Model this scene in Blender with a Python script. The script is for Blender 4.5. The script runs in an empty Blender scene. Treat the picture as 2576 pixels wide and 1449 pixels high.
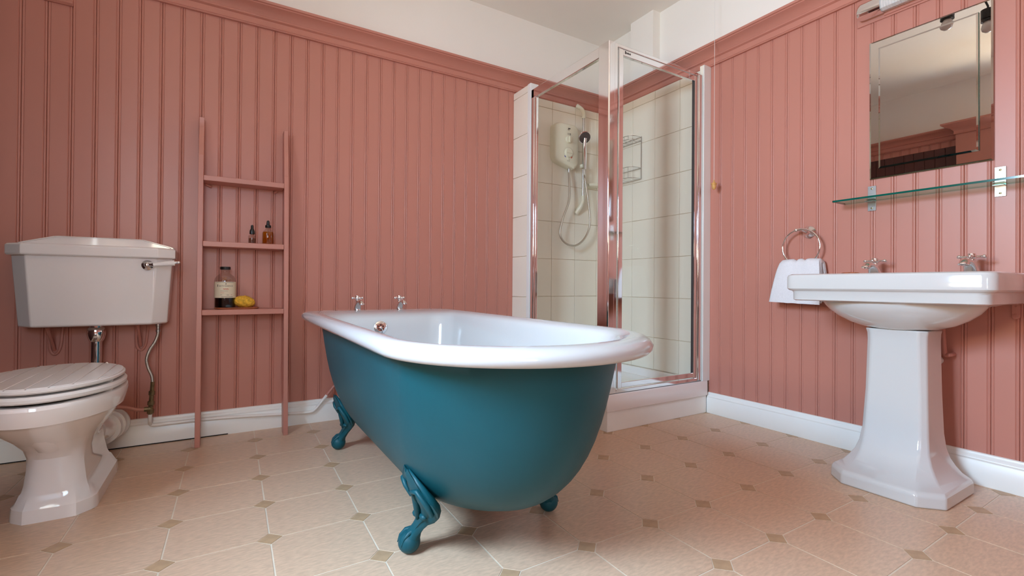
import bpy, math, random
from math import pi, sin, cos
from mathutils import Vector, Matrix
random.seed(7)
C = bpy.context.scene.collection

# ------------------------------------------------------------------ camera
YAW, PIT, ROL, FPX, CYP = 1.0259, .0057, .0075, 1191.43, 712.18
EYE = Vector((0, 0, .75))
FW = Vector((cos(YAW)*cos(PIT), sin(YAW)*cos(PIT), sin(PIT)))
R0 = Vector((sin(YAW), -cos(YAW), 0)); U0 = R0.cross(FW)
RT = R0*cos(ROL) + U0*sin(ROL); UP = U0*cos(ROL) - R0*sin(ROL)
cd = bpy.data.cameras.new('camera'); cam = bpy.data.objects.new('camera', cd); C.objects.link(cam)
cam.matrix_world = Matrix(((RT.x, UP.x, -FW.x, EYE.x), (RT.y, UP.y, -FW.y, EYE.y), (RT.z, UP.z, -FW.z, EYE.z), (0, 0, 0, 1)))
cd.sensor_width = 36; cd.lens = FPX/2576*36; cd.shift_y = -(724.5-CYP)/2576; cd.clip_start = .02
bpy.context.scene.camera = cam

# ------------------------------------------------------------------ world, light, exposure
sc = bpy.context.scene
w = bpy.data.worlds.new('sky'); sc.world = w; w.use_nodes = True
bg = w.node_tree.nodes['Background']; bg.inputs[0].default_value = (.72, .86, 1, 1); bg.inputs[1].default_value = 3.0
def area(name, loc, direction, sx, sy, power, col):
    l = bpy.data.lights.new(name, 'AREA'); l.shape = 'RECTANGLE'; l.size = sx; l.size_y = sy; l.energy = power; l.color = col
    o = bpy.data.objects.new(name, l); C.objects.link(o); o.location = loc
    o.rotation_euler = Vector(direction).to_track_quat('-Z', 'Y').to_euler(); return o
SKYL, GROUNDFILL = (.52, .76, 1.0), (1.0, .78, .52)
# sky above and added warm lamps below as ground bounce, outside the two windows
area('sky_through_window_left', (-1.30, .85, 1.95), (1, 0, -.6), 1.0, 1.0, 235, SKYL)
area('added_ground_fill_left', (-1.30, .85, .90), (1, 0, .40), 1.0, 1.0, 100, GROUNDFILL)
area('sky_through_window_front', (-.33, -1.75, 1.90), (0, 1, -.5), 1.0, 1.0, 44, SKYL)
area('added_ground_fill_front', (-.33, -1.75, .85), (0, 1, .4), 1.0, 1.0, 40, GROUNDFILL)
sc.view_settings.view_transform = 'Standard'; sc.view_settings.look = 'None'
sc.view_settings.gamma = 1; sc.view_settings.exposure = 0.22; sc.view_settings.use_curve_mapping = False
sc.cycles.max_bounces = 12; sc.cycles.diffuse_bounces = 6; sc.cycles.glossy_bounces = 6; sc.cycles.transparent_max_bounces = 12
sc.cycles.caustics_reflective = False; sc.cycles.caustics_refractive = False

# ------------------------------------------------------------------ materials
def mat(name, col, rough=.5, metal=0, noise=0, nscale=8, bump=0, bscale=60, trans=0, ior=1.5, coat=0, stretch=None, spec=None, sub=None):
    m = bpy.data.materials.new(name); m.use_nodes = True; nt = m.node_tree; b = nt.nodes['Principled BSDF']
    b.inputs['Base Color'].default_value = (*col, 1); b.inputs['Roughness'].default_value = rough
    b.inputs['Metallic'].default_value = metal; b.inputs['IOR'].default_value = ior
    b.inputs['Transmission Weight'].default_value = trans; b.inputs['Coat Weight'].default_value = coat
    if spec is not None: b.inputs['Specular IOR Level'].default_value = spec
    tc = nt.nodes.new('ShaderNodeTexCoord'); mp = nt.nodes.new('ShaderNodeMapping'); nt.links.new(tc.outputs['Object'], mp.inputs[0])
    if stretch: mp.inputs['Scale'].default_value = stretch
    if noise:
        n = nt.nodes.new('ShaderNodeTexNoise'); n.inputs['Scale'].default_value = nscale; n.inputs['Detail'].default_value = 6
        nt.links.new(mp.outputs[0], n.inputs['Vector'])
        r = nt.nodes.new('ShaderNodeValToRGB'); nt.links.new(n.outputs[0], r.inputs[0])
        r.color_ramp.elements[0].position = .3; r.color_ramp.elements[1].position = .7
        r.color_ramp.elements[0].color = (*[c*(1-noise) for c in col], 1); r.color_ramp.elements[1].color = (*[min(1, c*(1+noise)) for c in col], 1)
        nt.links.new(r.outputs[0], b.inputs['Base Color'])
    if bump:
        n2 = nt.nodes.new('ShaderNodeTexNoise'); n2.inputs['Scale'].default_value = bscale; n2.inputs['Detail'].default_value = 4
        nt.links.new(mp.outputs[0], n2.inputs['Vector'])
        bp = nt.nodes.new('ShaderNodeBump'); bp.inputs['Strength'].default_value = bump; bp.inputs['Distance'].default_value = .002
        nt.links.new(n2.outputs[0], bp.inputs['Height']); nt.links.new(bp.outputs[0], b.inputs['Normal'])
    return m
PINK = mat('dusty pink paint', (.52, .216, .163), .38, noise=.03, nscale=3, bump=.06, bscale=45, stretch=(1, 1, .25))
CREAM = mat('cream emulsion', (.88, .855, .80), .8, noise=.015, nscale=2, bump=.05, bscale=30)
SKIRT = mat('white gloss paint', (.88, .88, .84), .3, noise=.02, nscale=5, bump=.08, bscale=25)
VINYL = mat('beige vinyl', (.62, .42, .285), .30, noise=.13, nscale=42, bump=.012, bscale=160, stretch=(1, 3.0, 1))
VINYL2 = mat('tan vinyl diamond', (.46, .295, .17), .42, noise=.12, nscale=30, bump=.05)
JOINT = mat('pale vinyl joint', (.70, .59, .46), .45, noise=.06, nscale=20)
TEAL = mat('teal paint', (.004, .070, .088), .45, spec=.3, noise=.05, nscale=6, bump=.1, bscale=35)
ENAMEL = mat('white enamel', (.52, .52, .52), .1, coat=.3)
CERAM = mat('white ceramic', (.86, .83, .81), .07, coat=.4)  # lightened to offset the dim light on toilet and cistern
BASINC = mat('dimmed white ceramic', (.63, .63, .62), .07, coat=.4)  # same white ceramic, darkened to offset the strong window light on the basin
SEATW = mat('white painted seat', (.78, .76, .74), .25)
CHROME = mat('chrome', (.86, .86, .87), .07, 1)
STEEL = mat('brushed steel', (.62, .62, .60), .28, 1, noise=.06, nscale=20, stretch=(1, 1, 12))
BRAID = mat('braided steel hose', (.55, .51, .44), .32, 1, bump=.6, bscale=350)
BRASS = mat('tarnished brass', (.22, .17, .09), .35, .8, noise=.3, nscale=60)
TILE = mat('cream ceramic tile', (.86, .81, .70), .16, noise=.02, nscale=3)
GROUT = mat('beige grout', (.64, .52, .38), .8, noise=.2, nscale=25)
UPVC = mat('white plastic', (.80, .80, .78), .3)
IVORY = mat('ivory plastic', (.78, .75, .60), .3)
BLACK = mat('black plastic', (.012, .012, .012), .3)
DARKM = mat('dark rubber', (.05, .045, .045), .45)
WOOD = mat('acorn wood', (.66, .37, .12), .35, noise=.2, nscale=60, stretch=(1, 1, .3))
TRAYW = mat('reddish wood', (.36, .11, .045), .4, noise=.25, nscale=40, stretch=(.4, 3, 1))
SPONGE = mat('yellow sponge', (.72, .40, .035), .9, noise=.3, nscale=110, bump=1, bscale=160)
TOWEL = mat('white towelling', (.80, .79, .82), .95, noise=.04, nscale=200, bump=1, bscale=420)
LABELM = mat('paper label', (.72, .64, .47), .6)
INK = mat('black ink', (.02, .02, .02), .6)
RED = mat('red ink', (.6, .06, .03), .6)
BLUE = mat('blue print', (.02, .03, .25), .5)
GAP = mat('dark gap', (.02, .018, .015), .9)
MIRROR = mat('mirror silvering', (.64, .63, .61), .005, 1)
BULB = mat('pearl bulb glass', (.75, .74, .70), .2)
def glass(name, tint, rgh=0.0, ior=1.45, boost=1.0):
    m = bpy.data.materials.new(name); m.use_nodes = True; nt = m.node_tree; nt.nodes.clear()
    o = nt.nodes.new('ShaderNodeOutputMaterial'); mx = nt.nodes.new('ShaderNodeMixShader'); t = nt.nodes.new('ShaderNodeBsdfTransparent')
    g = nt.nodes.new('ShaderNodeBsdfGlossy'); f = nt.nodes.new('ShaderNodeFresnel'); f.inputs[0].default_value = ior
    t.inputs[0].default_value = (*tint, 1); g.inputs['Roughness'].default_value = rgh
    k = nt.nodes.new('ShaderNodeMath'); k.operation = 'MULTIPLY'; k.inputs[1].default_value = boost; k.use_clamp = True
    ge = nt.nodes.new('ShaderNodeNewGeometry'); iv = nt.nodes.new('ShaderNodeMath'); iv.operation = 'SUBTRACT'; iv.inputs[0].default_value = 1
    nt.links.new(ge.outputs['Backfacing'], iv.inputs[1]); k2_ = nt.nodes.new('ShaderNodeMath'); k2_.operation = 'MULTIPLY'
    nt.links.new(f.outputs[0], k.inputs[0]); nt.links.new(k.outputs[0], k2_.inputs[0]); nt.links.new(iv.outputs[0], k2_.inputs[1]); nt.links.new(k2_.outputs[0], mx.inputs[0])
    nt.links.new(t.outputs[0], mx.inputs[1]); nt.links.new(g.outputs[0], mx.inputs[2]); nt.links.new(mx.outputs[0], o.inputs[0]); return m
GLASS = glass('clear pane glass', (.985, .992, .985))
WGLASS = glass('window glass', (.98, .99, 1))
SHELFG = glass('pale green glass', (.72, .90, .84))
EDGEG = mat('green glass edge', (.004, .10, .075), .12, coat=.3)
SHADEPINK = mat('painted alcove shade', (.085, .028, .024), .45, noise=.1)  # dark tone is the alcove's shade, put into the colour
BOTG = glass('bottle glass', (.90, .90, .88), boost=1.6)
OIL = glass('amber oil', (.85, .58, .10), ior=1.3)
DARKL = glass('dark bath essence', (.10, .07, .05), ior=1.3)
PALEL = glass('pale liquid', (.62, .50, .42), ior=1.3)
RIB = mat('ribbed clear lens', (.84, .84, .82), .15, trans=.25)

# ------------------------------------------------------------------ mesh builder
class MB:
    def __init__(s): s.v = []; s.f = []
    def add(s, vs, fs):
        o = len(s.v); s.v += [tuple(p) for p in vs]; s.f += [tuple(i+o for i in f) for f in fs]; return s
    def box(s, x0, y0, z0, x1, y1, z1):
        return s.add([(x0,y0,z0),(x1,y0,z0),(x1,y1,z0),(x0,y1,z0),(x0,y0,z1),(x1,y0,z1),(x1,y1,z1),(x0,y1,z1)],
                     [(0,3,2,1),(4,5,6,7),(0,1,5,4),(1,2,6,5),(2,3,7,6),(3,0,4,7)])
    def loft(s, rings, caps=True, closed=True):
        n = len(rings[0]); vs = [p for r in rings for p in r]; fs = []
        for k in range(len(rings)-1):
            for i in range(n if closed else n-1):
                j = (i+1) % n; fs.append((k*n+i, k*n+j, (k+1)*n+j, (k+1)*n+i))
        if caps: fs.append(tuple(range(n-1, -1, -1))); fs.append(tuple((len(rings)-1)*n+i for i in range(n)))
        return s.add(vs, fs)
    def lathe(s, prof, org=(0,0,0), axis=(0,0,1), n=24, caps=True):
        q = Vector(axis).to_track_quat('Z', 'Y'); o = Vector(org)
        return s.loft([[tuple(o + q @ Vector((r*cos(2*pi*i/n), r*sin(2*pi*i/n), z))) for i in range(n)] for r, z in prof], caps)
    def tube(s, pts, r, n=12, closed=False):
        pts = [Vector(p) for p in pts]; rings = []; prev = None; L = len(pts)
        for i, p in enumerate(pts):
            a = pts[(i-1) % L] if closed or i else pts[0]; b = pts[(i+1) % L] if closed or i < L-1 else pts[-1]
            t = (b-a).normalized()
            if prev is None: u = t.orthogonal().normalized()
            else: u = (prev - t*prev.dot(t)).normalized()
            prev = u; v = t.cross(u); rr = r[i] if isinstance(r, (list, tuple)) else r
            rings.append([tuple(p + (u*cos(2*pi*k/n) + v*sin(2*pi*k/n))*rr) for k in range(n)])
        if closed: rings.append(rings[0])
        return s.loft(rings, not closed)
    def sphere(s, c, r, n=20, sc_=(1,1,1)):
        rings = []
        for k in range(1, n//2):
            a = pi*k/(n//2); rings.append([(c[0]+r*sc_[0]*sin(a)*cos(2*pi*i/n), c[1]+r*sc_[1]*sin(a)*sin(2*pi*i/n), c[2]-r*sc_[2]*cos(a)) for i in range(n)])
        return s.loft(rings)
    def prism(s, poly, ext, f=lambda a, b, c: (a, b, c)):
        # poly: list of (a,b); extruded c in ext
        n = len(poly)
        return s.add([f(a, b, ext[0]) for a, b in poly] + [f(a, b, ext[1]) for a, b in poly],
                     [tuple(range(n-1, -1, -1)), tuple(range(n, 2*n))] + [(i, (i+1) % n, n+(i+1) % n, n+i) for i in range(n)])
    def mesh(s, name, m, ang=35, fix=True):
        me = bpy.data.meshes.new(name); me.from_pydata(s.v, [], s.f)
        if fix:
            import bmesh
            b = bmesh.new(); b.from_mesh(me); bmesh.ops.recalc_face_normals(b, faces=b.faces); b.to_mesh(me); b.free()
        if m: me.materials.append(m)
        if ang:
            me.polygons.foreach_set('use_smooth', [True]*len(me.polygons)); me.set_sharp_from_angle(angle=math.radians(ang))
        return me
    def ob(s, name, m, parent=None, ang=35, bevel=0, sub=0, seg=2):
        o = bpy.data.objects.new(name, s.mesh(name, m, ang)); C.objects.link(o)
        if parent: o.parent = parent
        if bevel:
            b = o.modifiers.new('bevel', 'BEVEL'); b.width = bevel; b.segments = seg; b.limit_method = 'ANGLE'; b.angle_limit = math.radians(30); b.harden_normals = False
        if sub:
            b = o.modifiers.new('sub', 'SUBSURF'); b.levels = sub; b.render_levels = sub
        return o
def inst(name, me, parent, loc=(0,0,0), rot=(0,0,0)):
    o = bpy.data.objects.new(name, me); C.objects.link(o); o.parent = parent; o.location = loc; o.rotation_euler = rot; return o
def tag(o, label=None, cat=None, group=None, kind=None):
    if label: o['label'] = label
    if cat: o['category'] = cat
    if group: o['group'] = group
    if kind: o['kind'] = kind
    return o
def thing(name, label, cat, group=None):
    o = bpy.data.objects.new(name, None); C.objects.link(o); o.empty_display_size = .05
    return tag(o, label, cat, group)
def struct(o): o['kind'] = 'structure'; return o

def pxp(px, py, Y):
    r = FW + RT*((px-1288)/FPX) + UP*((CYP-py)/FPX); t = Y/r.y; return (r.x*t, Y, EYE.z+r.z*t)
def pxx(px, py, X):
    r = FW + RT*((px-1288)/FPX) + UP*((CYP-py)/FPX); t = X/r.x; return (X, r.y*t, EYE.z+r.z*t)
# ------------------------------------------------------------------ the room
WA, WB, WC, WD, CEIL = 2.771, 2.495, -.86, -1.30, 2.61
PZ0, PZ1 = .10, 2.10
fl = struct(MB().box(WC-.1, WD-.1, -.06, WB+.1, WA+.1, -.0012).ob('floor', JOINT, ang=0))
struct(MB().box(WC-.1, WD-.1, CEIL, WB+.1, WA+.1, CEIL+.08).ob('ceiling', CREAM, ang=0))
wa = struct(MB().box(WC-.1, WA+.012, -.01, WB+.1, WA+.12, CEIL).ob('wall_back', CREAM, ang=0))
wb = struct(MB().box(WB+.012, WD, -.01, WB+.12, WA+.012, CEIL).ob('wall_right', CREAM, ang=0))
# left wall (behind the left edge of the frame) with its window opening
W1 = (.45, 1.22, .96, 2.02)
m = MB()
m.box(WC-.12, WD, -.01, WC-.012, W1[0], CEIL).box(WC-.12, W1[1], -.01, WC-.012, WA+.012, CEIL)
m.box(WC-.12, W1[0], -.01, WC-.012, W1[1], W1[2]).box(WC-.12, W1[0], W1[3], WC-.012, W1[1], CEIL)
wc = struct(m.ob('wall_left', CREAM, ang=0))
W2 = (-.76, .10, .86, 1.96)
m = MB()
m.box(WC-.12, WD-.12, -.01, W2[0], WD-.012, CEIL).box(W2[1], WD-.12, -.01, WB+.12, WD-.012, CEIL)
m.box(W2[0], WD-.12, -.01, W2[1], WD-.012, W2[2]).box(W2[0], WD-.12, W2[3], W2[1], WD-.012, CEIL)
wd = struct(m.ob('wall_front', CREAM, ang=0))

# tongue and groove boards: one object each, shared meshes
def board_mesh(wd_, z0, z1, name):
    h = wd_/2
    pr = [(-h, -.0034), (-h+.0016, -.0006), (-h+.0044, 0), (-h+.0070, -.0006), (-h+.0083, -.0022), (-h+.0092, -.0022), (-h+.0108, 0)]
    prof = pr + [(-a, b) for a, b in reversed(pr)] + [(h, -.0115), (-h, -.0115)]
    return MB().prism(prof, (z0, z1)).mesh(name, PINK, ang=50)      # a along the wall, b towards the room, c up
PA, PB = .0795, .0769
meA = board_mesh(PA-.0006, PZ0, PZ1, 'board'); meB = board_mesh(PB-.0006, PZ0, PZ1, 'board_right')
x = -.741 - PA*1
while x < 1.70:
    inst('board', meA, wa, (x+PA/2, WA, 0), (0, 0, pi)); x += PA
y = 1.828
while y > -.35:
    inst('board', meB, wb, (WB, y-PB/2, 0), (0, 0, pi/2)); y -= PB
y = 2.74
meC = board_mesh(PB-.0006, 2.02, PZ1, 'board_short')
while y > 1.30:
    inst('board', meC if y > 1.64 else meB, wc, (WC, y-PB/2, 0), (0, 0, -pi/2)); y -= PB
dd = struct(MB().box(WC-.0115, 1.62, 0, WC-.006, WA-.02, 2.03).ob('alcove_shade_1', SHADEPINK, ang=0))  # flat slab standing for the unlit alcove, its shade painted on
for k in range(14):
    MB().box(WC-.0065, 1.625+k*.08, .12, WC-.001, 1.625+k*.08+.077, 2.022).ob('shaded_alcove_board', SHADEPINK, dd, bevel=.002, seg=1)
def flat(x0, y0, z0, x1, y1, z1, par, name='wainscot'): return MB().box(x0, y0, z0, x1, y1, z1).ob(name, PINK, par, ang=0)
flat(WC-.011, WD, 0, WC, W1[0]-.06, PZ1, wc); flat(WC-.011, W1[1]+.035, 0, WC, 1.26, PZ1, wc); flat(WC-.011, W1[0]-.06, 0, WC, W1[1]+.06, W1[2]-.06, wc)
flat(WC, WD-.011, 0, W2[0]-.06, WD, PZ1, wd); flat(W2[1]+.06, WD-.011, 0, WB, WD, PZ1, wd); flat(W2[0]-.06, WD-.011, 0, W2[1]+.06, WD, W2[2]-.06, wd)
flat(WB+.0, WD, 0, WB+.011, -.36, PZ1, wb)

# crown moulding: (projection, height)
CR = [(0, 2.076), (.012, 2.076), (.016, 2.081), (.012, 2.086), (.007, 2.089), (.007, 2.118), (.012, 2.120), (.018, 2.124), (.018, 2.130), (.015, 2.133),
      (.020, 2.140), (.028, 2.150), (.040, 2.160), (.054, 2.168), (.060, 2.171), (.060, 2.176), (.068, 2.179), (.070, 2.190), (0, 2.192)]
def crown(name, fn, ext): return struct(MB().prism(CR, ext, fn).ob(name, PINK, ang=40))
crown('trim_1', lambda p, z, c: (c, WA-p, z), (WC, WB))
crown('trim_2', lambda p, z, c: (WB-p, c, z), (WD, WA))
crown('trim_3', lambda p, z, c: (WC+p, c, z), (WD, WA))
crown('trim_4', lambda p, z, c: (c, WD+p, z), (WC, WB))
# boxed pilaster on the left wall with its own cornice (seen in the mirror)
pil = struct(MB().box(WC, 1.26, .0, WC+.10, 1.60, 2.13).ob('trim_5', PINK, ang=0))
m = MB(); prv = None; rings = []
for p, z in [(0, 2.10), (.012, 2.104), (.010, 2.13), (.016, 2.14), (.03, 2.155), (.055, 2.17), (.075, 2.185), (.085, 2.19), (.085, 2.205), (0, 2.207)]:
    rings.append([(WC, 1.26-p, z), (WC+.10+p, 1.26-p, z), (WC+.10+p, 1.60+p, z), (WC, 1.60+p, z)])
m.loft(rings).ob('cornice', PINK, pil, ang=30)
# white boxing above the crown on the right wall
struct(MB().box(2.44, 2.225, 2.192, WB+.02, 2.43, CEIL).ob('trim_6', CREAM, ang=0))
# small ledge moulding high on the back wall at left
m = MB(); m.prism([(0, 1.957), (.008, 1.957), (.016, 1.965), (.016, 1.972), (.011, 1.978), (.011, 2.08), (0, 2.08)], (WC, -.578), lambda p, z, c: (c, WA-p, z))
struct(m.ob('trim_7', PINK, ang=40))
# skirting boards
SK = [(0, 0), (.018, 0), (.018, .086), (.015, .090), (.015, .094), (.017, .098), (.015, .104), (.009, .110), (.009, .114), (.006, .120), (0, .122)]
def skirt(name, fn, ext, par=None):
    return struct(MB().prism(SK, ext, fn).ob(name, SKIRT, par, ang=40))
skb = skirt('baseboard_back', lambda p, z, c: (c, WA-p, z), (WC, 1.683))
MB().box(WC, WA-.0195, .0004, .02, WA-.0180, .0045).ob('floor_gap', GAP, skb, ang=0)
skirt('baseboard_right', lambda p, z, c: (WB-p, c, z), (WD, 1.826))
skirt('baseboard_left', lambda p, z, c: (WC+p, c, z), (WD, WA-.018))
skirt('baseboard_front', lambda p, z, c: (c, WD+p, z), (WC+.018, WB-.018))

# windows (behind the camera)
def window(name, u0, u1, z0, z1, fn):
    P = lambda a, b, c0, c1, d0, d1: None
    def bx(m, a0, a1, d0, d1, c0, c1):
        p, q = fn(a0, d0, c0), fn(a1, d1, c1)
        return m.box(*[min(p[i], q[i]) for i in range(3)], *[max(p[i], q[i]) for i in range(3)])
    m = MB(); t = .045
    bx(m, u0, u0+t, .0, .07, z0, z1); bx(m, u1-t, u1, .0, .07, z0, z1); bx(m, u0+t, u1-t, .0, .07, z0, z0+t); bx(m, u0+t, u1-t, .0, .07, z1-t, z1)
    fr = struct(m.ob(name, SKIRT, ang=0))
    m = MB(); zc = (z0+z1)/2
    bx(m, u0+t, u1-t, .02, .05, zc-.02, zc+.02); bx(m, (u0+u1)/2-.012, (u0+u1)/2+.012, .025, .045, z0+t, z1-t)
    m.ob('glazing_bar', SKIRT, fr, ang=0)
    for (a0, a1) in ((u0+t, (u0+u1)/2-.012), ((u0+u1)/2+.012, u1-t)):
        for (c0, c1) in ((z0+t, zc-.02), (zc+.02, z1-t)):
            m = MB(); bx(m, a0, a1, .033, .037, c0, c1); m.ob('window_pane', WGLASS, fr, ang=0)
    m = MB(); bx(m, u0-.06, u0, -.03, .0, z0-.06, z1+.05); bx(m, u1, u1+.035, -.03, .0, z0-.06, z1+.05); bx(m, u0, u1, -.03, .0, z1, z1+.05)
    m.ob('architrave', PINK, fr, ang=0)
    m = MB(); bx(m, u0-.07, u1+.034, -.06, .0, z0-.03, z0); m.ob('window_sill', SKIRT, fr, ang=0)
window('window_1', W1[0], W1[1], W1[2], W1[3], lambda a, d, c: (WC-.012-d, a, c))
window('window_2', W2[0], W2[1], W2[2], W2[3], lambda a, d, c: (a, WD-.012-d, c))

# vinyl floor: octagons and diamonds, joints recessed
AX, AY, BX, BY = .2615, .0016, .0027, .2556
DX, DY, J = .0355, .0345, .0024
def clip(poly):
    for ax, lim, sg in ((0, WC+.012, 1), (0, WB-.012, -1), (1, -.55, 1), (1, WA-.012, -1)):
        out = []
        for i in range(len(poly)):
            p, q = poly[i-1], poly[i]; a = sg*(p[ax]-lim); b = sg*(q[ax]-lim)
            if (a < 0) != (b < 0):
                t = a/(a-b); out.append((p[0]+(q[0]-p[0])*t, p[1]+(q[1]-p[1])*t))
            if b >= 0: out.append(q)
        poly = out
        if not poly: return None
    return poly
hx, hy = AX/2, BY/2
OCT = [(DX, J), (AX-DX, J+AY), (AX-J, DY), (AX-J+BX, BY-DY), (AX-DX+BX, BY-J+AY), (DX+BX, BY-J), (J+BX, BY-DY), (J, DY)]
DIA = [(DX-J, 0), (0, DY-J), (-DX+J, 0), (0, -DY+J)]
meO = MB().prism(OCT, (-.0035, 0)).mesh('floor_tile', VINYL, ang=0); meD = MB().prism(DIA, (-.0035, .0001)).mesh('small_floor_tile', VINYL2, ang=0)
for i in range(-5, 12):
    for j in range(-10, 5):
        ox, oy = .1232+i*AX+j*BX, 1.8186+i*AY+j*BY
        for me, P, nm, mt, top in ((meO, OCT, 'floor_tile', VINYL, 0), (meD, DIA, 'small_floor_tile', VINYL2, .0001)):
            q = [(ox+a, oy+b) for a, b in P]; cp = clip(q)
            if not cp or len(cp) < 3: continue
            if len(cp) == len(q) and all(abs(a[0]-b[0])+abs(a[1]-b[1]) < 1e-6 for a, b in zip(sorted(cp), sorted(q))):
                inst(nm, me, fl, (ox, oy, 0))
            else:
                o = inst(nm, MB().prism([(a-ox, b-oy) for a, b in cp], (-.0035, top)).mesh(nm, mt, ang=0), fl, (ox, oy, 0))

# ------------------------------------------------------------------ shower: tiling
TZ = [.195, .409, .677, .945, 1.213, 1.481, 1.749, 2.017, 2.074]
TYA, TXB = 2.750, 2.470
g = .0014
MB().box(1.74, TYA+.004, .19, WB, WA, 2.074).ob('tile_backing', GROUT, wa, ang=0)
MB().box(TXB+.004, 1.826, .19, WB, TYA+.004, 2.074).ob('tile_backing', GROUT, wb, ang=0)
xs = [1.742, 1.786, 1.996, 2.206, 2.416, TXB]
for a, b in zip(xs, xs[1:]):
    for c, d in zip(TZ, TZ[1:]):
        MB().box(a+g, TYA, c+g, b-g, TYA+.006, d-g).ob('wall_tile', TILE, wa, bevel=.0012, seg=1)
ys = [1.826, 2.027, 2.231, 2.435, 2.639, TYA]
for a, b in zip(ys, ys[1:]):
    for c, d in zip(TZ, TZ[1:]):
        MB().box(TXB, a+g, c+g, TXB+.006, b-g, d-g).ob('wall_tile', TILE, wb, bevel=.0012, seg=1)
MB().box(2.432, 1.819, .19, WB+.002, 1.8262, 2.078).ob('tile_edge_strip', UPVC, wb, bevel=.002)
MB().box(2.432, 1.826, .19, 2.471, 1.85, 2.078).ob('tile_edge_return', TILE, wb, bevel=.002)
# short tiled return wall at the back-left of the shower
st = struct(MB().box(1.687, 2.566, .0, 1.738, WA, 2.062).ob('trim_8', GROUT, ang=0))
for c, d in zip(TZ, TZ[1:]):
    d2 = min(d, 2.064)
    MB().box(1.681, 2.592, c+g, 1.688, WA-.002, d2-g).ob('wall_tile', TILE, st, bevel=.0012, seg=1)
    MB().box(1.737, 2.566, c+g, 1.742, TYA, d2-g).ob('wall_tile', TILE, st, bevel=.0012, seg=1)
MB().box(1.679, 2.556, .0, 1.743, 2.592, 2.066).ob('tile_edge_strip', UPVC, st, bevel=.004)

# shower tray
tr = thing('shower_tray', 'white square shower tray on a boxed white plinth under the glass enclosure', 'shower tray')
def rect(x0, y0, x1, y1, z): return [(x0, y0, z), (x1, y0, z), (x1, y1, z), (x0, y1, z)]
X0, Y0, X1, Y1 = 1.677, 1.818, TXB+.004, TYA
MB().loft([rect(X0, Y0, X1, Y1, .104), rect(X0-.002, Y0-.002, X1, Y1, .109), rect(X0-.002, Y0-.002, X1, Y1, .186), rect(X0+.001, Y0+.001, X1, Y1, .193), rect(X0+.05, Y0+.05, X1-.03, Y1-.03, .195),
           rect(X0+.06, Y0+.06, X1-.04, Y1-.04, .190), rect(X0+.075, Y0+.075, X1-.055, Y1-.055, .150)]).ob('tray_body', CERAM, tr, bevel=.003)
MB().box(X0+.007, Y0+.007, 0, X1, Y1, .104).ob('plinth', SKIRT, tr, bevel=.002)

# shower enclosure
en = thing('shower_enclosure', 'chrome-framed corner shower enclosure with clear glass side panel and hinged door', 'shower')
PZB, PZT = .195, 2.021
m = MB(); m.prism([(1.681, 1.829), (1.686, 1.824), (1.722, 1.824), (1.725, 1.828), (1.745, 1.828), (1.745, 1.850), (1.712, 1.850), (1.712, 1.905), (1.681, 1.905)], (PZB, PZT))
m.ob('corner_post', CHROME, en, ang=30, bevel=.0015)
MB().box(1.684, 1.905, 1.960, 1.708, 2.556, 2.018).ob('top_rail', CHROME, en, bevel=.003)
MB().box(1.684, 1.905, PZB, 1.708, 2.556, .228).ob('bottom_rail', CHROME, en, bevel=.003)
m = MB(); m.box(1.684, 2.522, PZB, 1.712, 2.556, 2.019); m.ob('wall_channel', CHROME, en, bevel=.006)
MB().box(1.6865, 2.500, .228, 1.7055, 2.522, 1.960).ob('pane_stile', CHROME, en, bevel=.004)
MB().box(1.695, 1.905, .225, 1.699, 2.502, 1.963).ob('side_pane', GLASS, en, ang=0)
MB().box(1.745, 1.828, 2.003, 2.39, 1.852, 2.021).ob('header_rail', CHROME, en, bevel=.002)
MB().box(1.745, 1.826, PZB, 2.39, 1.854, .214).ob('sill_rail', CHROME, en, bevel=.002)
m = MB(); m.box(2.388, 1.828, PZB, 2.432, 1.856, 2.019); m.ob('wall_channel', CHROME, en, bevel=.004)
m = MB(); m.tube([(2.398, 1.826, .20), (2.398, 1.826, 2.01)], .004, 8); m.ob('channel_bead', CHROME, en)
dr = MB().box(1.752, 1.826, .217, 1.784, 1.850, 2.000).ob('door', CHROME, en, bevel=.003)
MB().box(1.784, 1.829, 1.968, 2.360, 1.848, 2.000).ob('door_rail', CHROME, dr, bevel=.002)
MB().box(1.784, 1.829, .219, 2.360, 1.848, .247).ob('door_rail', CHROME, dr, bevel=.002)
MB().box(2.360, 1.829, .217, 2.384, 1.850, 2.000).ob('door_stile', CHROME, dr, bevel=.003)
MB().box(2.357, 1.830, .247, 2.362, 1.846, 1.968).ob('rubber_seal', DARKM, dr, ang=0)
MB().box(1.782, 1.837, .245, 2.358, 1.841, 1.970).ob('door_pane', GLASS, dr, ang=0)
m = MB(); m.box(1.796, 1.8282, 1.980, 1.804, 1.829, 1.995)
for k, hgt in enumerate((.009, .007, .010, .007, .009)): m.box(1.807+k*.0065, 1.8282, 1.982, 1.8115+k*.0065, 1.829, 1.982+hgt)
m.ob('maker_plate', DARKM, dr, ang=0)

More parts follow.
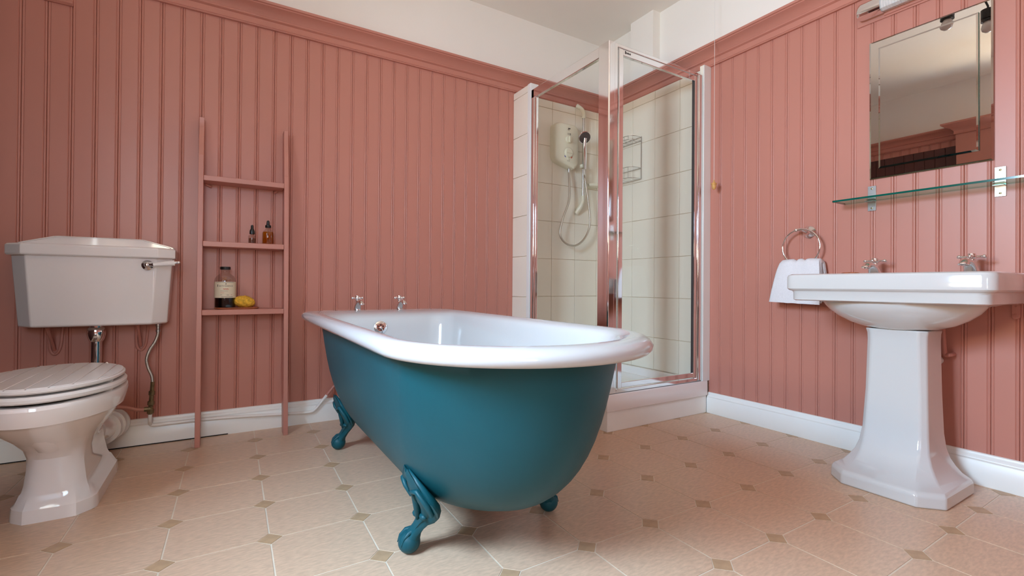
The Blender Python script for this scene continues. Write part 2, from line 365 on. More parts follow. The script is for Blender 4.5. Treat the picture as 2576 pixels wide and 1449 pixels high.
# electric shower unit
su = thing('electric_shower', 'ivory plastic electric shower box with two dials on the tiles', 'shower unit')
def rrect(x0, x1, z0, z1, r, y, n=6, tipx=None):
    P = []
    for cx, cz, a0 in ((x1-r, z1-r, 0), (x0+r, z1-r, pi/2), (x0+r, z0+r, pi), (x1-r, z0+r, 3*pi/2)):
        for k in range(n+1):
            a = a0+pi/2*k/n; P.append((cx+r*cos(a), y, cz+r*sin(a)))
    if tipx:
        out = []
        for p in P:
            z = p[2] - max(0, 1-abs(p[0]-tipx)/.06)*.028*(1 if p[2] < (z0+z1)/2 else 0) - (.02*(p[0]-x0)/(x1-x0) if p[2] < (z0+z1)/2 else 0)
            out.append((p[0], p[1], z))
        P = out
    return P
ux0, ux1, uz0, uz1 = 1.975, 2.190, 1.635, 1.915
yb = TYA
MB().loft([rrect(ux0, ux1, uz0, uz1, .045, yb, tipx=2.14), rrect(ux0, ux1, uz0, uz1, .045, yb-.045, tipx=2.14), rrect(ux0+.006, ux1-.008, uz0+.006, uz1-.006, .042, yb-.062, tipx=2.14),
           rrect(ux0+.02, ux1-.025, uz0+.02, uz1-.015, .035, yb-.072, tipx=2.14)]).ob('casing', IVORY, su, ang=40)
MB().lathe([(.026, 0), (.026, .008), (.022, .014), (.0, .0145)], (2.085, yb-.071, 1.795), (0, -1, 0), 24).box(2.081, yb-.094, 1.775, 2.089, yb-.08, 1.815).ob('dial', IVORY, su)
MB().lathe([(.034, 0), (.033, .008), (.028, .015), (.0, .0155)], (2.085, yb-.071, 1.70), (0, -1, 0), 24).box(2.063, yb-.095, 1.696, 2.107, yb-.08, 1.704).ob('dial', IVORY, su)
m = MB(); 
for k in range(17):
    a = math.radians(-30+k*15); m.sphere((2.085+.041*cos(a), yb-.0725, 1.70+.041*sin(a)), .0014, 6)
m.ob('dial_marks', INK, su)
for a0, mt, nm in ((215, BLUE, 'cold_mark'), (305, RED, 'hot_mark')):
    m = MB(); m.tube([(2.085+.041*cos(math.radians(a0+k*6)), yb-.0725, 1.70+.041*sin(math.radians(a0+k*6))) for k in range(4)], .003, 6); m.ob(nm, mt, su)
m = MB(); m.box(2.081, yb-.0738, 1.872, 2.101, yb-.072, 1.878).box(2.079, yb-.0738, 1.864, 2.093, yb-.072, 1.867)
for k in range(2): m.box(2.095, yb-.0738, 1.838-k*.008, 2.105, yb-.072, 1.841-k*.008).box(2.077, yb-.0738, 1.839-k*.008, 2.089, yb-.072, 1.8402-k*.008)
m.box(2.075, yb-.0738, 1.643, 2.083, yb-.072, 1.6445).box(2.087, yb-.0738, 1.643, 2.095, yb-.072, 1.6445)
m.ob('printed_text', INK, su, ang=0)['kind'] = 'stuff'
m = MB(); m.sphere((2.085, yb-.07, 1.655), .016, 14, (1, .3, .5)); m.ob('push_button', IVORY, su)
m = MB(); m.tube([(2.12, yb-.035, 1.60), (2.12, yb-.035, 1.572)], .0095, 12); m.ob('outlet', STEEL, su)

# riser rail with hand shower and hose
rr = thing('shower_riser_rail', 'steel shower riser rail with ivory brackets, chrome hand shower and looping hose', 'shower rail')
RX, RY = 2.245, TYA-.045
MB().tube([(RX, RY, 2.0), (RX, RY, 1.40)], .0095, 14).ob('rail', STEEL, rr)
def arcpath(P, n=8):
    P = [Vector(p) for p in P]; out = []
    for i in range(len(P)-1):
        p0, p1, p2, p3 = P[max(i-1, 0)], P[i], P[i+1], P[min(i+2, len(P)-1)]
        for k in range(n):
            t = k/n; out.append(.5*((2*p1)+(p2-p0)*t+(2*p0-5*p1+4*p2-p3)*t*t+(3*p1-p0-3*p2+p3)*t**3))
    out.append(P[-1]); return out
m = MB(); pth = arcpath([(RX, RY, 1.985), (RX, RY-.003, 2.02), (RX-.008, RY+.01, 2.052), (RX-.022, RY+.03, 2.075), (RX-.028, TYA-.004, 2.082)]); m.tube(pth, [.014]*(len(pth)-6)+[.015, .016, .016, .017, .018, .018], 14); m.ob('top_bracket', IVORY, rr)
m = MB(); pth = arcpath([(RX, RY, 1.415), (RX, RY, 1.38), (RX-.010, RY+.01, 1.34), (RX-.025, RY+.03, 1.305), (RX-.03, TYA-.004, 1.29)]); m.tube(pth, [.013+.006*i/len(pth) for i in range(len(pth))], 14); m.ob('bottom_bracket', IVORY, rr)
m = MB(); m.sphere((RX, RY, 1.625), .02, 16, (1, 1, .9)); m.sphere((RX-.03, RY-.02, 1.625), .016, 14); m.box(RX-.035, RY-.025, 1.612, RX, RY, 1.638); m.ob('slider', IVORY, rr, bevel=.003)
hb, ht = Vector((RX-.024, RY-.045, 1.600)), Vector((RX-.060, RY-.085, 1.775))
hs = MB().tube([hb, hb.lerp(ht, .25), hb.lerp(ht, .6), ht, ht+Vector((0, -.006, .03))], [.010, .012, .014, .012, .014], 16).ob('hand_shower', CHROME, rr)
hd = Vector((-.25, -.80, -.55)).normalized(); hc = ht+Vector((-.004, -.005, .035))
MB().lathe([(.014, -.03), (.034, -.018), (.045, -.004), (.046, .003), (.041, .006)], hc, hd, 28).ob('shower_head', CHROME, hs)
m = MB(); m.lathe([(.0405, .0055), (.040, .0075), (.001, .0085)], hc, hd, 28); m.ob('spray_face', DARKM, hs)
q = hd.to_track_quat('Z', 'Y'); m = MB()
for rr_, nn in ((.009, 6), (.020, 12), (.031, 18)):
    for k in range(nn): m.sphere(hc+q @ Vector((rr_*cos(2*pi*k/nn), rr_*sin(2*pi*k/nn), .0085)), .0011, 6)
m.ob('spray_nozzles', STEEL, hs)
hp = [hb, (RX-.020, RY-.04, 1.56)] + [pxp(a, b, RY-.03) for a, b in ((1472, 452), (1479, 500), (1484, 560), (1473, 596), (1450, 617), (1425, 613), (1409, 590), (1416, 550), (1432, 500))] + [(2.12, yb-.035, 1.575)]
MB().tube(arcpath(hp, 10), .0075, 12).ob('hose', BRAID, rr)

sd = thing('soap_dish', 'ivory plastic soap dish shelf on the tiles beside the riser rail', 'soap dish')
m = MB(); m.loft([[(2.285+.06*cos(a)*s_+.06, TYA-.045+.042*sin(a)*s_, z) for a in [2*pi*k/28 for k in range(28)]] for s_, z in ((.6, 1.487), (.9, 1.493), (1, 1.507), (.95, 1.509), (.85, 1.498), (.5, 1.493))]); m.ob('dish', IVORY, sd)
MB().box(2.30, TYA-.02, 1.485, 2.39, TYA-.0005, 1.505).ob('bracket', IVORY, sd, bevel=.003)

# wire caddy on the right hand tiles
cdy = thing('wire_caddy', 'two-tier chrome wire corner caddy hanging on the shower tiles', 'caddy')
cx1 = TXB-.005; ya, yb2 = 2.348, 2.56
m = MB()
for z in (1.79, 1.765, 1.575, 1.50):
    pl = [(cx1, ya, z), (cx1-.07, ya+.004, z), (cx1-.10, ya+.05, z), (cx1-.10, yb2-.02, z), (cx1, yb2, z)]
    m.tube(arcpath(pl, 6), .0022, 6); m.tube([(cx1, ya, z), (cx1, yb2, z)], .0022, 6)
m.tube([(cx1, ya, 1.795), (cx1, ya, 1.50)], .003, 6); m.tube([(cx1, yb2, 1.795), (cx1, yb2, 1.50)], .003, 6)
m.ob('frame', STEEL, cdy)
for (za, zb_) in ((1.765, 1.79), (1.50, 1.575)):
    for k in range(5):
        yy = ya+.03+k*.04
        MB().tube([(cx1-.095, yy, zb_), (cx1-.095, yy, za), (cx1, yy, za)], .0016, 6).ob('wire', STEEL, cdy)

# ------------------------------------------------------------------ bath
CX = .69
def tub_ring(hw, yf, yc, yt, rc, z, ee=1.0):
    P = []; b = yc-yf
    for i in range(13): P.append((CX+(hw-rc)*(1-2*i/12), yt, z))
    for i in range(1, 9):
        a = pi/2+pi/2*i/8; P.append((CX-hw+rc+rc*cos(a), yt-rc+rc*sin(a), z))
    for i in range(1, 14): P.append((CX-hw, yt-rc+(yc-yt+rc)*i/14, z))
    for i in range(0, 49):
        a = pi+pi*i/48; c, s = cos(a), sin(a)
        P.append((CX+hw*(abs(c)**ee)*(1 if c > 0 else -1), yc-b*abs(s)**ee, z))
    for i in range(1, 14): P.append((CX+hw, yc+(yt-rc-yc)*i/14, z))
    for i in range(0, 8):
        a = pi/2*i/8; P.append((CX+hw-rc+rc*cos(a), yt-rc+rc*sin(a), z))
    return P
tub = thing('bathtub', 'freestanding teal roll-top bathtub with white enamel interior and claw feet', 'bathtub')
h0, k_, m_, n_, y0, k2, yt0, kt, kc, zb, ee = .3261, .0541, 3.6607, 3.2705, .8595, .05, 2.3066, .089, .1739, .10, 1.10
def shell_ring(s, inset=0, zs=None):
    c = max(.02, 1-s**m_)**(1/n_); yb_ = 1.5
    hw = (h0-k_*s)*c-inset; yf = yb_-(yb_-(y0+k2*s))*c+inset; yt = yb_+(yt0-kt*s-yb_)*c-inset; yc = yb_-(yb_-1.13-kc*s)*c
    return tub_ring(hw, yf, yc, yt, min(.10, hw*.9), .585-(.585-zb)*s if zs is None else zs, ee)
rings = [shell_ring(s) for s in (0, .08, .16, .25, .34, .43, .52, .6, .67, .73, .79, .84, .88, .915, .94, .96, .975, .987, .995, 1)]
rings = [tub_ring(.345, .82, 1.13, 2.40, .10, .5975, 1.02)] + rings
m = MB().loft(rings, caps=False); m.f.append(tuple(range(len(m.v)-len(rings[0]), len(m.v)))); m.ob('outer_shell', TEAL, tub, ang=60)
rings = [shell_ring(s, .035, zs) for s, zs in ((.93, .19), (.90, .192), (.85, .20), (.78, .225), (.68, .27), (.55, .335), (.4, .41), (.25, .48), (.1, .55))]
def rim_ring(u, z):
    return tub_ring(.296+.081*u, .890-.135*u, 1.13, 2.275+.305*u, .10+.03*u, z)
for u, z in ((0, .590), (.06, .603), (.14, .611), (.28, .616), (.45, .621), (.65, .6225), (.82, .619), (.93, .612), (1, .601), (.985, .590), (.92, .582), (.80, .580), (.68, .586), (.6, .594)):
    rings.append(rim_ring(u, z))
MB().loft(rings, caps=False).ob('enamel_lining', ENAMEL, tub, ang=60)
o = MB().loft([shell_ring(.93, .035, .19), shell_ring(.93, .036, .1895)]).ob('enamel_base', ENAMEL, tub)
# claw feet
def foot_mesh():
    m = MB(); m.sphere((0, 0, .031), .031, 24)
    R = [(.002, -.002, .035, .026, .026), (.012, -.006, .058, .019, .022), (.022, -.016, .078, .017, .023), (.031, -.030, .100, .019, .031), (.036, -.044, .120, .020, .052),
         (.033, -.056, .145, .022, .074), (.022, -.062, .170, .022, .088), (.006, -.062, .195, .020, .090), (-.010, -.058, .220, .016, .074), (-.022, -.054, .243, .009, .045), (-.028, -.052, .256, .004, .018)]
    n = 28
    m.loft([[(x+ax*cos(2*pi*i/n)*(1+.10*sin(6*2*pi*i/n)), y+ay*sin(2*pi*i/n), z+.006*sin(5*2*pi*i/n)) for i in range(n)] for x, y, z, ax, ay in R])
    # toes over the ball, scroll ridges on the knee
    for dy in (-.014, .014):
        m.tube([(.012, dy*.5-.005, .064), (-.006, dy, .060), (-.021, dy*1.1, .048), (-.029, dy*1.1, .030)], [.009, .006, .004, .001], 10)
    for k, sy in enumerate((-1, 1)):
        m.tube([(.016, -.058+sy*.07, .150), (-.002, -.058+sy*.078, .185), (-.020, -.058+sy*.055, .215), (-.024, -.058+sy*.025, .205), (-.010, -.058+sy*.02, .175)], [.006, .008, .008, .006, .003], 8)
    m.tube([(.012, -.03, .105), (.004, -.05, .140), (-.006, -.058, .185), (-.026, -.056, .235)], [.005, .009, .010, .004], 8)
    m.sphere((.012, -.026, .118), .012, 12, (1, 1.3, .8)); m.sphere((.016, -.066, .124), .011, 12, (1, 1.4, .8))
    return m.mesh('foot', TEAL, ang=60)
fm = foot_mesh(); fmd = fm.copy(); 
for x_, y_, sx in ((.449, 1.287, 1), (.449, 2.256, 1), (.931, 1.290, -1), (.931, 2.256, -1)):
    o = inst('foot', fm, tub, (x_, y_, 0)); o.scale = (sx, 1, 1)
# overflow plate on the tap end
ov = Vector(pxp(957, 824, 2.262)); od = Vector((0, -1, .12)).normalized()
op = MB().lathe([(.030, 0), (.031, .003), (.027, .006), (.020, .007), (.018, .009), (.0005, .009)], ov, od, 32).ob('overflow', CHROME, tub)
q = od.to_track_quat('Z', 'Y'); m = MB()
for k in range(6):
    a = pi/6+k*pi/3; m.lathe([(.0038, 0), (.0036, .0006)], ov+q @ Vector((.0115*cos(a), .0115*sin(a), .0088)), od, 12)
m.ob('drain_hole', GAP, op)
m = MB(); m.lathe([(.005, 0), (.005, .003), (.002, .005)], ov+od*.009, od, 12); m.tube([ov+od*.013+Vector((.003, 0, -.004)), ov+od*.012+Vector((.008, 0, -.022)), ov+od*.011+Vector((.006, .0, -.034))], .0022, 8)
m.ob('plug_hook', CHROME, op)

# ------------------------------------------------------------------ taps
def make_tap(name, label, loc, rotz, sc_=1.0, zs_=1.0, group=None):
    """Pillar tap; spout towards local -Y."""
    t = thing(name, label, 'tap', group); t.location = loc; t.rotation_euler = (0, 0, rotz); t.scale = (sc_, sc_, sc_*zs_)
    m = MB(); m.lathe([(.023, 0), (.023, .003), (.020, .005)], n=24); m.ob('base_collar', CHROME, t)
    m = MB(); P = [((0, .003, .004), .0185, .018), ((0, -.002, .018), .0165, .0165), ((0, -.014, .034), .0145, .0135), ((0, -.030, .047), .0125, .011), ((0, -.046, .052), .0115, .010), ((0, -.060, .048), .0115, .010), ((0, -.068, .040), .0105, .0095)]
    dirs = [(0, 0, 1), (0, -.35, 1), (0, -.9, .9), (0, -1, .5), (0, -1, 0), (0, -.8, -.7), (0, -.3, -1)]
    R = []
    for (c, a, b), d in zip(P, dirs):
        d = Vector(d).normalized(); u = Vector((1, 0, 0)); v = d.cross(u)
        a, b = a*1.15, b*1.15; R.append([tuple(Vector(c)+u*a*cos(2*pi*k/24)+v*b*sin(2*pi*k/24)) for k in range(24)])
    m.loft(R); body = m.ob('spout', CHROME, t, ang=60)
    d = Vector((0, -.3, -1)).normalized()
    MB().lathe([(.0125, 0), (.0145, .002), (.0145, .006), (.0105, .0062), (.010, .003)], (0, -.068, .040), d, 20).ob('nozzle', CHROME, body)
    MB().lathe([(.0102, .0028), (.0005, .0029)], (0, -.068, .040), d, 16).ob('nozzle_opening', GAP, body)
    st_ = MB().lathe([(.0125, .018), (.0115, .032), (.009, .036), (.0085, .052), (.010, .054), (.010, .057), (.0075, .058), (.0075, .064)], (0, .004, 0), (0, 0, 1), 20).ob('stem', CHROME, t)
    hd_ = thing('cross_handle', None, None); hd_.parent = t
    m = MB(); m.sphere((0, .004, .070), .0135, 18); m.lathe([(.0105, .074), (.0115, .077), (.010, .083), (.0005, .085)], (0, .004, 0), (0, 0, 1), 20); m.ob('handle_hub', CHROME, hd_)
    for k in range(4):
        a = k*pi/2+.12; dx, dy = cos(a), sin(a)
        m = MB(); m.tube([(dx*.008, .004+dy*.008, .070), (dx*.018, .004+dy*.018, .070), (dx*.024, .004+dy*.024, .070)], [.0046, .0038, .0052], 10); m.sphere((dx*.030, .004+dy*.030, .070), .0075, 12)
        m.ob('handle_arm', CHROME, hd_)
    return t
make_tap('bath_tap', 'chrome cross-head tap on bath rim, nearer the ladder shelf', (.578, 2.47, .6205), .12, .88)
make_tap('bath_tap', 'chrome cross-head tap on bath rim, nearer the shower', (.797, 2.47, .6205), .12, .88)

# ------------------------------------------------------------------ toilet
def oring(cx, cy, a, b, z, mix=0, ch=.35, n=72, back=None):
    """mix 0 ellipse .. 1 chamfered rectangle (ch = chamfer as share of the smaller half side)"""
    P = []
    c_ = ch*min(a, b)
    for i in range(n):
        t = 2*pi*i/n; dx, dy = cos(t), sin(t)
        re = 1/math.sqrt((dx/a)**2+(dy/b)**2)
        rc = min(a/abs(dx) if abs(dx) > 1e-6 else 9, b/abs(dy) if abs(dy) > 1e-6 else 9, (a+b-c_)/(abs(dx)+abs(dy)))
        r = re*(1-mix)+rc*mix; P.append((cx+r*dx, cy+r*dy, z))
    return P
TX = -.466
to = thing('toilet', 'white ceramic toilet pan with closed boarded seat lid, at left edge', 'toilet')
S = [(0, .106, .238, 2.268, 1, .42), (.040, .104, .236, 2.268, 1, .42), (.046, .100, .232, 2.268, 1, .42), (.075, .084, .214, 2.262, 1, .40), (.082, .080, .210, 2.26, 1, .4), (.10, .077, .204, 2.255, .95, .4),
     (.15, .073, .192, 2.245, .85, .4), (.19, .074, .190, 2.235, .7, .4), (.22, .084, .198, 2.215, .5, .4), (.26, .108, .222, 2.175, .25, .4), (.30, .137, .246, 2.130, .1, .4), (.332, .158, .262, 2.098, 0, .4),
     (.340, .163, .266, 2.09, 0, .4), (.346, .172, .273, 2.083, 0, .4), (.372, .179, .279, 2.077, 0, .4), (.394, .183, .282, 2.074, 0, .4), (.402, .181, .280, 2.074, 0, .4), (.405, .174, .274, 2.074, 0, .4)]
S += [(.404, .140, .225, 2.05, 0, .4), (.396, .132, .215, 2.05, 0, .4), (.36, .120, .20, 2.05, 0, .4), (.28, .085, .15, 2.07, 0, .4), (.22, .05, .09, 2.10, 0, .4)]
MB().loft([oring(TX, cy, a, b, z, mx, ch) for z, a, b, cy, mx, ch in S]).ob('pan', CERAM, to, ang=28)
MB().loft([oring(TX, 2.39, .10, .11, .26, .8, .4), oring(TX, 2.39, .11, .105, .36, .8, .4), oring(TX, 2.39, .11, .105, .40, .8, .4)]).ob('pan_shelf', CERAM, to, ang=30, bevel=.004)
sa, sb, scy = .181, .258, 2.052
def egg(a, b, z, cy=scy): return oring(TX, cy, a, b, z, .12, .8, 72)
MB().loft([egg(sa*.97, sb*.97, .413), egg(sa, sb, .418), egg(sa+.001, sb+.001, .426), egg(sa-.006, sb-.006, .433)]).ob('seat', SEATW, to, ang=40)
lid = MB().loft([egg(sa-.012, sb-.012, .4385), egg(sa-.004, sb-.004, .444), egg(sa-.004, sb-.004, .450), egg(sa-.008, sb-.008, .4535)]).ob('lid', SEATW, to, ang=40)
edge = egg(sa-.009, sb-.009, 0)
nb = 8; bw = 2*sa/nb
for k in range(nb):
    x0, x1 = TX-sa+k*bw+.0016, TX-sa+(k+1)*bw-.0016
    poly = [(p[0], p[1]) for p in edge]
    for lim, sg in ((x0, 1), (x1, -1)):
        out = []
        for i in range(len(poly)):
            p, q_ = poly[i-1], poly[i]; a = sg*(p[0]-lim); b = sg*(q_[0]-lim)
            if (a < 0) != (b < 0): t = a/(a-b); out.append((p[0]+(q_[0]-p[0])*t, p[1]+(q_[1]-p[1])*t))
            if b >= 0: out.append(q_)
        poly = out
    if len(poly) > 2: MB().prism(poly, (.4525, .4565)).ob('lid_board', SEATW, lid, ang=30, bevel=.001, seg=1)
for a in (1.25, 1.95, -.5, 3.6):
    for zz, nm, par in ((.4045, 'seat_buffer', to), (.4325, 'lid_buffer', to)):
        bx_, by_ = TX+(sa-.022)*cos(a-pi/2), scy+(sb-.022)*sin(a-pi/2)
        MB().box(bx_-.008, by_-.012, zz, bx_+.008, by_+.012, zz+.009).ob(nm, UPVC, par, ang=0)
for s_ in (-1, 1): MB().tube([(TX+s_*.09, 2.30, .405), (TX+s_*.09, 2.30, .44)], .012, 14).sphere((TX+s_*.09, 2.30, .443), .013, 12).ob('hinge', CHROME, to)
m = MB(); m.tube([(TX+.02, 2.44, .165), (TX+.03, 2.52, .150), (TX+.036, 2.60, .138)], [.05, .05, .05], 24); m.ob('outlet_spigot', CERAM, to)
m = MB(); m.tube([(TX+.030, 2.565, .142), (TX+.040, WA-.020, .120)], .058, 28); m.ob('waste_connector', UPVC, to)
m = MB()
for t in (.05, .5, .9):
    p = Vector((TX+.030, 2.565, .142)).lerp(Vector((TX+.040, WA-.022, .120)), t); m.lathe([(.060, -.008), (.067, -.006), (.067, .006), (.060, .008)], p, (.01, .206, -.022), 28)
m.ob('connector_fins', UPVC, to)

# cistern
ci = thing('cistern', 'low-level white ceramic cistern on the pink wall above the toilet', 'cistern')
def cring(hx_, fx, yf, z, yb_=2.758, ch=.055):
    c = TX-.001
    return [(c-hx_, yb_, z), (c-hx_, yf+ch, z), (c-fx, yf, z), (c+fx, yf, z), (c+hx_, yf+ch, z), (c+hx_, yb_, z)]
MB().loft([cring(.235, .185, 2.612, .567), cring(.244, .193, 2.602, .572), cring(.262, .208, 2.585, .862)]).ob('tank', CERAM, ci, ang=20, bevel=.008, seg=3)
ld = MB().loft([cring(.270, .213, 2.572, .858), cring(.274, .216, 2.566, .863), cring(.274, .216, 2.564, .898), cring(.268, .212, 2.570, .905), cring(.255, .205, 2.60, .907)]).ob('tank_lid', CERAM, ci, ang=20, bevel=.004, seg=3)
c = TX
prof = [(-.262, .900), (.262, .900), (.262, .914), (.248, .919), (.155, .9455), (.140, .9475), (-.140, .9475), (-.155, .9455), (-.248, .919), (-.262, .914)]
m = MB(); cz = .90
def crest(s_, y): return [(c+a*s_, y, cz+(b_-cz)*s_) for a, b_ in prof]
m.loft([crest(1, 2.757), crest(1, 2.708), crest(.985, 2.703), crest(.955, 2.703), crest(.94, 2.712)])
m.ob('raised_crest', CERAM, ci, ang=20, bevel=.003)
lv0 = Vector(pxp(371, 667, 2.583)); lv = MB().lathe([(.021, 0), (.021, .003), (.017, .006), (.012, .010), (.011, .018), (.006, .021)], lv0, (0, -1, 0), 24).sphere(lv0+Vector((0, -.020, 0)), .0105, 14).ob('flush_lever', CHROME, ci)
l1 = lv0+Vector((.016, -.022, .001)); l2 = lv0+Vector((.098, -.020, .012))
m = MB(); m.tube([lv0+Vector((0, -.02, 0)), l1, l1+Vector((.006, 0, .001))], [.006, .007, .0105], 14); m.ob('lever_collar', CHROME, lv)
MB().tube([l1+Vector((.006, 0, .001)), l1.lerp(l2, .5), l2], [.0085, .0105, .0125], 16).ob('lever_grip', CERAM, lv)
m = MB(); m.tube([l2, l2+Vector((.005, 0, .001)), l2+Vector((.014, 0, .002))], [.0125, .008, .006], 14); m.sphere(l2+Vector((.014, 0, .002)), .007, 10); m.ob('lever_tip', CHROME, lv)
# flush pipe
FX, FY = TX-.008, 2.685
MB().lathe([(.024, 0), (.024, -.012), (.029, -.016), (.032, -.024), (.032, -.045), (.029, -.058), (.025, -.070), (.021, -.074)], (FX, FY, .570), (0, 0, 1), 28).ob('pipe_coupling', CHROME, ci)
MB().tube(arcpath([(FX, FY, .53), (FX, FY, .42), (FX, FY-.01, .36), (FX+.004, FY-.07, .318), (FX+.006, FY-.16, .312)]), .0195, 20).ob('flush_pipe', CHROME, ci)
# painted brackets under the cistern
for bx_ in (-.625, -.33):
    m = MB()
    m.tube(arcpath([(bx_-.018, WA-.004, .565), (bx_-.016, WA-.004, .47), (bx_, WA-.004, .44), (bx_+.018, WA-.004, .47), (bx_+.026, WA-.004, .565)]), .006, 8)
    m.tube([(bx_, WA-.006, .46), (bx_, 2.66, .565)], .006, 8); m.ob('bracket', PINK, ci)

# water supply to the cistern
ws = thing('water_supply_hose', 'braided steel hose with brass valve between cistern and skirting', 'hose')
hy_ = 2.70
hp = [pxp(a, b, hy_) for a, b in ((398, 815), (398, 838), (390, 860), (377, 880), (369, 903), (373, 925), (382, 945), (384, 962))]
MB().tube(arcpath(hp, 8), .0068, 12).ob('hose', BRAID, ws)
MB().lathe([(.011, 0), (.011, -.018), (.009, -.02), (.008, -.034), (.0095, -.036), (.0095, -.046)], (hp[0][0], hy_, .573), (0, 0, 1), 16).ob('tank_nut', STEEL, ws)
va = Vector(pxp(384, 960, hy_)); vb = Vector(pxp(378, 1042, hy_))
L = (va-vb).length
MB().lathe([(.009, 0), (.013, .004), (.013, .022), (.009, .026), (.009, .04), (.0135, .043), (.0135, .058), (.009, .062), (.009, .085), (.012, .088), (.012, .104), (.008, .108), (.008, L)], vb, va-vb, 8).ob('isolating_valve', BRASS, ws, ang=30)
MB().tube([vb+Vector((-.022, 0, .024)), vb+Vector((.002, 0, .024))], .011, 8).ob('tee_nut', BRASS, ws)
pk = [vb+Vector((-.02, 0, .024))]+[Vector(pxp(a, b, hy_)) for a, b in ((345, 1031), (318, 1026), (283, 1024))]+[Vector(pxp(262, 1020, 2.745))]
tag(MB().tube(arcpath(pk, 6), .0085, 12).ob('pink_water_pipe', PINK), 'pink painted pipe running from the brass valve behind the toilet', 'pipe')
wy = 2.738
wp = [Vector(pxp(378, 1040, hy_)), Vector(pxp(377, 1058, hy_+.005))]+[Vector(pxp(a, b, wy)) for a, b in ((379, 1067), (390, 1069), (440, 1063), (560, 1051), (700, 1042), (775, 1037), (792, 1030), (806, 1014), (822, 994))]
tag(MB().tube(arcpath(wp, 6), .0078, 12).ob('white_water_pipe', SKIRT), 'white painted pipe along the top of the skirting behind the ladder shelf', 'pipe')
tag(MB().tube([Vector(pxp(822, 994, wy)), Vector(pxp(838, 974, wy)), Vector(pxp(850, 960, wy))], .0076, 12).ob('pink_pipe_end', PINK), 'pink pipe tip rising behind the corner of the bathtub', 'pipe')

# ------------------------------------------------------------------ ladder shelf
la = thing('ladder_shelf', 'pink painted wooden ladder shelf with three shelves leaning on the wall', 'ladder shelf')
def front(z): return 2.592+.058*z
for xl, nm in ((-.112, 0), (.254, 1)):
    m = MB(); prof = []
    Z = [(0, 0), (.3, 0), (.8, 0), (1.30+(.06 if nm == 0 else 0), 0), (1.301+(.06 if nm == 0 else 0), .006), (1.40, .010), (1.45, .020), (1.49, .027), (1.52, .027), (1.545, .022)]
    rings = []
    tk = .021
    for z, cut in Z:
        yf_ = front(z)+cut; ybk = min(yf_+.12-.03*z, WA-.004) if z > .13 else min(front(z)+.075, WA-.03)
        rings.append([(xl, yf_, z), (xl+tk, yf_, z), (xl+tk, ybk, z), (xl, ybk, z)])
    m.loft(rings).ob('upright', PINK, la, bevel=.0015, ang=25)
for zc in (1.250, .937, .614):
    yf_ = front(zc)-.004
    MB().box(-.0905, yf_, zc-.0125, .2535, WA-.003, zc+.0125).ob('shelf', PINK, la, bevel=.002)
for xa_, xb_ in ((-.085, -.06), (.23, .215)): MB().tube([(xa_, WA-.01, 1.236), (xb_, WA-.008, 1.225)], .006, 8).ob('wall_fixing', PINK, la)

# bottles
def bottle_parts(t, c, body, liquid, lm, n=28, gl=BOTG):
    x, y, z = c
    MB().lathe([(r, h) for r, h in body], (x, y, z), n=n, caps=True).ob('glass_body', gl, t, ang=50)
    MB().lathe([(r, h) for r, h in liquid], (x, y, z), n=n, caps=True).ob('liquid', lm, t, ang=50)
zs2 = .937+.0125; zs3 = .614+.0125
b1 = thing('dropper_bottle', 'small clear dropper bottle with black cap, on middle shelf', 'bottle')
p = Vector(pxp(634, 611, 2.675)); bx_, by_ = p.x, 2.675
bottle_parts(b1, (bx_, by_, zs2), [(.0165, 0), (.0175, .002), (.0175, .036), (.016, .040), (.008, .041), (.0075, .047)], [(.015, .003), (.015, .026)], PALEL)
MB().lathe([(.0105, .046), (.012, .048), (.0115, .062), (.0095, .068), (.0065, .072), (.006, .086), (.005, .0905), (.0005, .093)], (bx_, by_, zs2), n=24).ob('dropper_cap', BLACK, b1)
MB().tube([(bx_, by_, zs2+.045), (bx_, by_, zs2+.008)], .0022, 8).ob('pipette', BOTG, b1)
b2 = thing('dropper_bottle', 'amber oil dropper bottle with black cap, larger of the pair', 'bottle')
p = Vector(pxp(674, 613, 2.675)); bx_, by_ = p.x, 2.675
bottle_parts(b2, (bx_, by_, zs2), [(.024, 0), (.0265, .003), (.0265, .056), (.022, .066), (.012, .076), (.0105, .084)], [(.023, .004), (.0245, .006), (.0245, .056), (.022, .062)], OIL)
MB().lathe([(.0125, .083), (.0135, .085), (.0135, .095), (.008, .098), (.007, .112), (.0055, .118), (.0005, .1205)], (bx_, by_, zs2), n=24).ob('dropper_cap', BLACK, b2)
MB().tube([(bx_, by_, zs2+.09), (bx_, by_, zs2+.012)], .0028, 8).ob('pipette', BOTG, b2)
# wooden tray, essence bottle, sponge
ty = 2.69; pa, pb = Vector(pxp(538, 777, ty)), Vector(pxp(652, 776, ty)); tcx = (pa.x+pb.x)/2; tl = (pb.x-pa.x)/2
wt = thing('wooden_tray', 'slim oval reddish wooden tray on the lowest ladder shelf', 'tray')
def tray_ring(s_, z): return [(tcx+tl*s_*abs(cos(a))**.6*(1 if cos(a) > 0 else -1), ty+.046*s_*abs(sin(a))**.8*(1 if sin(a) > 0 else -1), z) for a in [2*pi*k/48 for k in range(48)]]
MB().loft([tray_ring(.94, zs3), tray_ring(1, zs3+.004), tray_ring(1, zs3+.0075), tray_ring(.97, zs3+.0085), tray_ring(.93, zs3+.0055), tray_ring(.6, zs3+.005)]).ob('tray_body', TRAYW, wt, ang=50)
zt = zs3+.0055
b3 = thing('bath_essence_bottle', 'clear bath essence bottle with cream label and black cap', 'bottle')
p = Vector(pxp(566, 770, 2.69)); bx_, by_ = p.x, 2.69
R = .0455
bottle_parts(b3, (bx_, by_, zt), [(.040, 0), (R, .004), (R, .132), (.043, .142), (.036, .154), (.026, .163), (.0195, .168), (.0185, .184), (.020, .186)], [(.041, .004), (.0425, .006), (.0425, .050), (.04, .0505)], DARKL, n=36)
